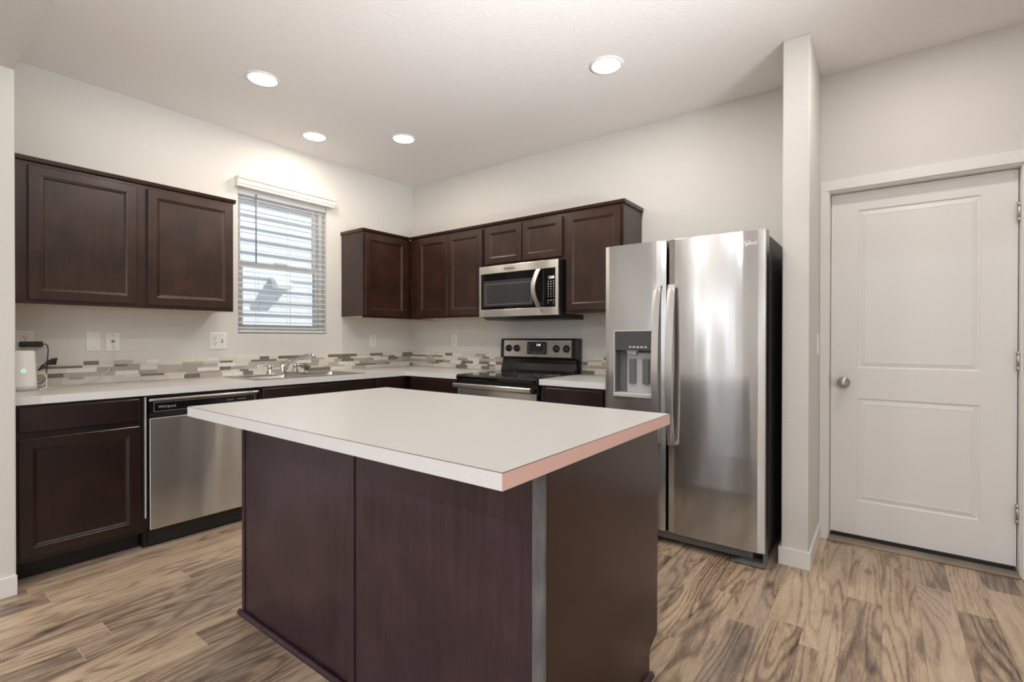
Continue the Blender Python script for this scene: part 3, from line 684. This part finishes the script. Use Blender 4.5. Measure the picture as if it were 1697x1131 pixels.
for k in range(5):
    m = MB(); m.prism([(2.718+0.024*k,1.143),(2.735+0.024*k,1.143),(2.735+0.024*k,1.147),(2.731+0.024*k,1.153),(2.722+0.024*k,1.153),(2.718+0.024*k,1.147)], 'y', FY-0.001, FY); m.build('control_mark', M_MARK, dp)
m = MB(); m.box(PX0+0.004,PX1-0.004,-0.622,-0.6145,PZ0,1.128); m.box(PX0+0.004,PX0+0.008,FY+0.004,-0.62,PZ0+0.02,1.128); m.box(PX1-0.008,PX1-0.004,FY+0.004,-0.62,PZ0+0.02,1.128); m.build('dispenser_recess', M_GREY, dp)
BX(PX0+0.062, PX1-0.010, -0.634, -0.622, PZ0+0.02, 1.112).build('back_plate', M_LGREY, dp)
for x in (2.723, 2.808): BX(x-0.021, x+0.021, -0.652, -0.634, 0.925, 1.075).build('dispenser_paddle', M_GREY, dp, bevel=0.004)
m = MB(); m.prism([(2.69,1.128),(2.76,1.128),(2.75,1.098),(2.70,1.108)], 'y', -0.668, -0.636); m.build('ice_chute', M_LGREY, dp)
BX(PX0-0.002, PX1+0.002, FY-0.012, -0.62, PZ0-0.004, PZ0+0.020).build('drip_tray', M_LGREY, dp, bevel=0.004)
def handle(xc, z0, z1, parent, lean):
    pts = []
    for k in range(49):
        t = k/48; s = math.sin(PI*t)**0.8 if 0 < t < 1 else 0.0
        pts.append((xc - lean*0.006*s, FY-0.018-0.034*s, z0+(z1-z0)*t))
    m = MB(); m.bar(pts, 0.040, 0.016, (1,0,0))
    for z in (z0+0.008, z1-0.008): m.box(xc-0.017, xc+0.017, FY-0.014, FY+0.004, z-0.008, z+0.008)
    m.build('handle', M_STEELF, parent, split=0.5)
handle(2.905, 0.590, 1.506, fd, 1); handle(2.985, 0.590, 1.506, rd, 1)
wordmark(rd, T_((3.362, FY-0.0003, 1.700)) @ FRONT, 0.030, M_LOGO)
m = MB(); m.box(FX0+0.01,3.40,-0.640,-0.60,0.022,0.070); m.build('kick_grille', M_GREY, fr, bevel=0.002)
m = MB(); m.prism([(3.30,0.005),(3.465,0.005),(3.465,0.022),(3.345,0.022)], 'y', -0.685, -0.60); m.prism([(3.452,0.022),(3.465,0.022),(3.465,0.074),(3.452,0.074)], 'y', -0.66, -0.60); m.build('leveling_foot', M_GREY, fr)
for x in (2.60, 3.40):
    for y in (-0.12, -0.56): MB().lathe([(0.02,0.0),(0.02,0.03)], T_((x,y,0)), 12).build('roller', M_BLACK, fr)
for x in (FX0+0.05, FX1-0.05): BX(x-0.03, x+0.03, -0.66, -0.52, 1.752, 1.768).build('hinge_cover', M_FRSIDE, fr, bevel=0.004)

# ------------------------------------------------------------------ island
il = thing('kitchen_island', (2.5, -2.1, 0), 'dark brown island base, purple tint of light painted in, plain back panels facing the room', 'island')
IX0, IX1, IY0, IY1 = 1.722, 3.292, -2.498, -1.745
BX(IX0+0.004, IX1-0.022, IY0+0.012, IY1-0.02, 0.10, 0.873).build('carcass', M_ISL, il)
BX(IX0+0.02, IX1-0.03, IY0+0.02, IY1-0.10, 0.0, 0.10).build('toe_kick', M_KICK, il)
BX(IX0+0.024, 2.494, IY0+0.004, IY0+0.012, 0.0, 0.873).build('back_panel', M_ISL, il)
BX(2.532, 3.255, IY0+0.004, IY0+0.012, 0.0, 0.873).build('back_panel', M_ISL, il)
BX(IX0, IX0+0.022, IY0-0.001, IY0+0.012, 0.0, 0.873).build('corner_strip', M_ISL, il, bevel=0.0015)
BX(2.496, 2.528, IY0-0.001, IY0+0.012, 0.0, 0.873).build('batten', M_ISL, il, bevel=0.0015)
M_RAW = mat('raw_grey_edge', (0.13, 0.125, 0.125), 0.5); g = G(M_RAW); g.l(g.ramp(g.noise(g.coord((1,1,0.3)), 25, 4), [(0.3, (0.085,0.085,0.09)), (0.75, (0.19,0.185,0.18))]), g.b.inputs['Base Color'])
e = BX(3.257, IX1-0.001, IY0-0.002, IY0+0.012, 0.0, 0.873).build('corner_strip', M_RAW, il, bevel=0.001); e['label'] = 'worn grey corner strip'
m = MB(); m.prism([(IY0+0.012,0.0),(IY1-0.075,0.0),(IY1-0.075,0.095),(IY1,0.125),(IY1,0.873),(IY0+0.012,0.873)], 'x', IX1-0.020, IX1); e = m.build('end_panel', M_END, il); e['label'] = 'smooth brown end panel with warm light painted in'
m = MB(); m.prism([(IY0+0.002,0.0),(IY1-0.06,0.0),(IY1-0.06,0.873),(IY0+0.002,0.873)], 'x', IX0-0.002, IX0+0.004); m.build('end_panel', M_ISL, il)
def shoe(p):  # quarter-round profile
    return [(0,0)] + [(-p*math.cos(a), p*1.25*math.sin(a)) for a in [PI/2*k/6 for k in range(7)]]
m = MB(); m.prism([(IY0-0.002+u, w) for u, w in shoe(0.014)], 'x', IX0-0.014, IX1); m.build('shoe_moulding', M_ISL, il)
m = MB(); m.prism([(IX1 - u, w) for u, w in shoe(0.014)], 'y', IY0+0.012, IY1-0.062); m.build('shoe_moulding', M_ISL, il)
MI = T_((0, IY1-0.02, 0)) @ RZ(PI)      # fronts on the range side
for x0, x1 in ((1.735, 2.24), (2.25, 2.755), (2.765, 3.265)):
    add_door(il, MI, -x1, -x0, 0.125, 0.70, -0.021, M_ISL); add_door(il, MI, -x1, -x0, 0.735, 0.86, -0.021, M_ISL, 'drawer_front', SLAB)
it = thing('countertop', (2.48, -2.17, 0.874), 'large cream laminate island countertop in the foreground', 'countertop', 'laminate countertops')
TX0, TX1, TY0, TY1 = 1.640, 3.304, -2.678, -1.652
BX(TX0+0.002, TX1-0.002, TY0+0.002, TY1-0.002, 0.8745, 0.914).build('slab', M_TOP, it)
m = MB(); m.box(TX0,TX1-0.002,TY0,TY0+0.002,0.8745,0.9125); m.box(TX0,TX0+0.002,TY0+0.002,TY1,0.8745,0.9125); m.box(TX0+0.002,TX1,TY1-0.002,TY1,0.8745,0.9125); m.build('edge_band', M_EDGE, it)
e = BX(TX1-0.002, TX1, TY0, TY1-0.002, 0.8745, 0.9125).build('edge_band', M_PINKLIT, it); e['label'] = 'right edge band with pink light painted in'
m = MB(); m.box(TX0,TX1,TY0+0.0002,TY0+0.002,0.9125,0.9138); m.box(TX1-0.002,TX1-0.0002,TY0,TY1,0.9125,0.9138); m.build('edge_seam', M_SEAM, it)

# ------------------------------------------------------------------ wall plates
PG = 'white wall plates'
def plate(name, M, xc, zc, w, h, label, parts, cat):
    """plate on the wall y = 0 of the frame M"""
    root = thing(name, M @ Vector((xc, 0, zc)), label, cat, PG)
    MB(M).panel(xc-w/2, xc+w/2, zc-h/2, zc+h/2, -0.006, [(0,0.0055),(0,0.003),(0.003,0.0),(0.004,0.0)]).build('cover_plate', M_PLATE, root)
    for kind, dx in parts:
        x = xc+dx
        if kind == 'outlet':
            rc = MB(M)
            for dz in (0.0195, -0.0195): rc.loops([[(x+a, -0.006, zc+dz+b) for a, b, _ in rrect(-0.017,0.017,-0.0145,0.0145,0,0.008)], [(x+a, -0.0085, zc+dz+b) for a, b, _ in rrect(-0.0165,0.0165,-0.014,0.014,0,0.008)]], False, True)
            r_ = rc.build('receptacle', M_PLATE, root); sl = MB(M)
            for dz in (0.0195, -0.0195):
                sl.box(x-0.0075,x-0.0052,-0.0092,-0.0084,zc+dz-0.001,zc+dz+0.008); sl.box(x+0.0052,x+0.0075,-0.0092,-0.0084,zc+dz-0.001,zc+dz+0.008); sl.box(x-0.0022,x+0.0022,-0.0092,-0.0084,zc+dz-0.0095,zc+dz-0.005)
            sl.build('slots', M_SLOT, r_)
        elif kind == 'toggle':
            MB(M).box(x-0.005,x+0.005,-0.0075,-0.0055,zc-0.012,zc+0.012).build('toggle_slot', M_SLOT, root)
            MB(M).prism([(-0.006,zc-0.007),(-0.018,zc+0.004),(-0.018,zc+0.010),(-0.006,zc+0.007)], 'x', x-0.0038, x+0.0038).build('toggle', M_PLATE, root)
        elif kind == 'rocker':
            MB(M).panel(x-0.0165,x+0.0165,zc-0.033,zc+0.033,-0.009,[(0,0.003),(0,0.001),(0.001,0),(0.002,0)]).build('rocker', M_PLATE, root)
        elif kind == 'jack':
            MB(M).box(x-0.008,x+0.008,-0.0085,-0.0055,zc-0.004,zc+0.010).build('jack', M_GREY, root)
        sc = MB(M)
        for dz in ((0.042,-0.042) if kind != 'outlet' else (0.0,)):
            sc.lathe([(0.0,0.0012),(0.0028,0.0010),(0.003,0.0)], M.inverted() @ M @ T_((x, -0.006, zc+dz)) @ RX(PI/2), 10)
        sc.build('screws', M_NICKEL, root)
    return root
plate('outlet_plate', A, -2.925, 1.183, 0.078, 0.122, 'white outlet plate behind the white router, with black adapter plugged in', [('outlet', 0)], 'outlet')
plate('blank_plate', A, -2.617, 1.178, 0.076, 0.122, 'blank white wall plate with two screws, left of the cable jack plate', [('blank', 0)], 'wall plate')
plate('jack_plate', A, -2.521, 1.174, 0.076, 0.122, 'white jack wall plate with white cable plugged in', [('jack', 0)], 'wall plate')
plate('combination_plate', A, -1.893, 1.178, 0.122, 0.122, 'double white plate with outlet and toggle switch, beside the window', [('outlet', -0.026), ('toggle', 0.026)], 'outlet')
plate('outlet_plate', A, -0.507, 1.172, 0.074, 0.118, 'white wall plate under the corner cabinet right of the window', [('outlet', 0)], 'outlet')
plate('outlet_plate', B, 0.608, 1.178, 0.074, 0.118, 'white wall plate on the wall left of the range', [('outlet', 0)], 'outlet')
plate('switch_plate', T_((3.643, 0, 0)) @ ROTA, -0.135, 1.168, 0.078, 0.120, 'ivory switch plate on the partition side beside the entry door', [('rocker', 0)], 'light switch')

# ------------------------------------------------------------------ router, adapter, cables
RC = (0.235, -2.972)
ro = thing('router', (RC[0], RC[1], CT1), 'white tapered router with teal light ring at left end of counter', 'router')
MB().lathe([(0.060,0.024),(0.052,0.205),(0.050,0.212),(0.046,0.215),(0.0,0.213)], T_((RC[0],RC[1],CT1)), 40, caps=False).build('shell', M_PLATE, ro)
MB().lathe([(0.0,0.0),(0.056,0.0),(0.060,0.006),(0.0605,0.024),(0.0,0.024)], T_((RC[0],RC[1],CT1)), 40).build('base_ring', M_LGREY, ro)
m = MB()
va = math.atan2(-3.4937-RC[1], 3.9434-RC[0])
LT = T_((RC[0]+0.0566*math.cos(va+0.12), RC[1]+0.0566*math.sin(va+0.12), CT1+0.108)) @ RZ(va+0.12+PI/2) @ RX(PI/2+0.045)
m.lathe([(0.0095,0.0),(0.0095,0.0012),(0.0065,0.0012),(0.0065,0.0)], LT, 24, caps=False); m.build('light_ring', M_LED, ro)

ad = thing('power_adapter', (0.02, -2.93, 1.165), 'black power adapter plugged into the outlet behind the router', 'adapter')
BX(0.009, 0.050, -2.952, -2.855, 1.146, 1.178).build('body', M_BLACK, ad, bevel=0.006)
def spline(pts, n=8):
    P = [Vector(p) for p in pts]; out = []
    for i in range(len(P)-1):
        p0, p1, p2, p3 = P[max(i-1,0)], P[i], P[i+1], P[min(i+2,len(P)-1)]
        for k in range(n):
            t = k/n; out.append(0.5*((2*p1)+(p2-p0)*t+(2*p0-5*p1+4*p2-p3)*t*t+(3*p1-p0-3*p2+p3)*t**3))
    out.append(P[-1]); return [tuple(p) for p in out]
MB().tube(spline([(0.030,-2.856,1.162),(0.031,-2.838,1.158),(0.032,-2.832,1.13),(0.032,-2.834,1.09),(0.034,-2.838,1.03),(0.04,-2.842,0.985),(0.06,-2.855,0.945),(0.11,-2.90,0.935),(0.160,-2.935,0.945)]), 0.0026, 8).build('cord', M_BLACK, ad)
m = MB()
for k in range(5):
    o_ = 0.006*k; m.tube(spline([(0.05,-2.885+0.003*k,1.005+o_*0.3),(0.045,-2.86,1.030+o_*0.4),(0.040,-2.83,1.066-o_*0.6),(0.036,-2.795-0.004*k,1.078-o_),(0.036,-2.80,1.066-o_),(0.04,-2.835,1.045-o_*0.2),(0.05,-2.875,1.006)]), 0.0026, 6)
m.build('cord_bundle', M_BLACK, ad)
ec = MB(); 
ec.tube(spline([(0.012,-2.524,1.172),(0.022,-2.520,1.160),(0.026,-2.517,1.12),(0.026,-2.524,1.05),(0.026,-2.555,0.985),(0.03,-2.61,0.945),(0.05,-2.68,0.923),(0.08,-2.75,0.9175),(0.12,-2.83,0.917),(0.16,-2.88,0.92),(0.175,-2.868,0.955),(0.17,-2.862,0.99),(0.160,-2.885,1.010),(0.158,-2.905,1.012)]), 0.0026, 8)
tag(ec.build('network_cable', M_CABLE), 'white network cable running from jack plate along backsplash to router', 'cable')
ec = MB(); ec.tube(spline([(0.215,-2.907,0.998),(0.21,-2.890,1.002),(0.20,-2.872,0.985),(0.195,-2.866,0.95),(0.21,-2.872,0.920),(0.235,-2.890,0.9168),(0.262,-2.905,0.9168)]), 0.0026, 8)
tag(ec.build('network_cable', M_CABLE), 'short white cable loop curled beside the router', 'cable')

# ------------------------------------------------------------------ living-room windows behind the camera
def win(name, boxes):
    m = MB()
    for b in boxes: m.box(*b)
    struct(m.build(name, M_VINYL))
win('window_2', [(0.86,0.90,-8.1,-8.03,0.05,2.15),(1.42,1.46,-8.1,-8.03,0.05,2.15),(0.90,1.42,-8.1,-8.03,2.10,2.15)])
win('window_3', [(3.75,3.81,-8.1,-8.03,0.85,2.15),(5.39,5.45,-8.1,-8.03,0.85,2.15),(4.57,4.63,-8.1,-8.03,0.85,2.15),(3.81,4.57,-8.1,-8.03,2.09,2.15),(4.63,5.39,-8.1,-8.03,2.09,2.15)])
win('window_4', [(6.31,6.38,-6.3,-6.24,0.8,2.2),(6.31,6.38,-4.16,-4.1,0.8,2.2),(6.31,6.38,-5.23,-5.17,0.8,2.2)])
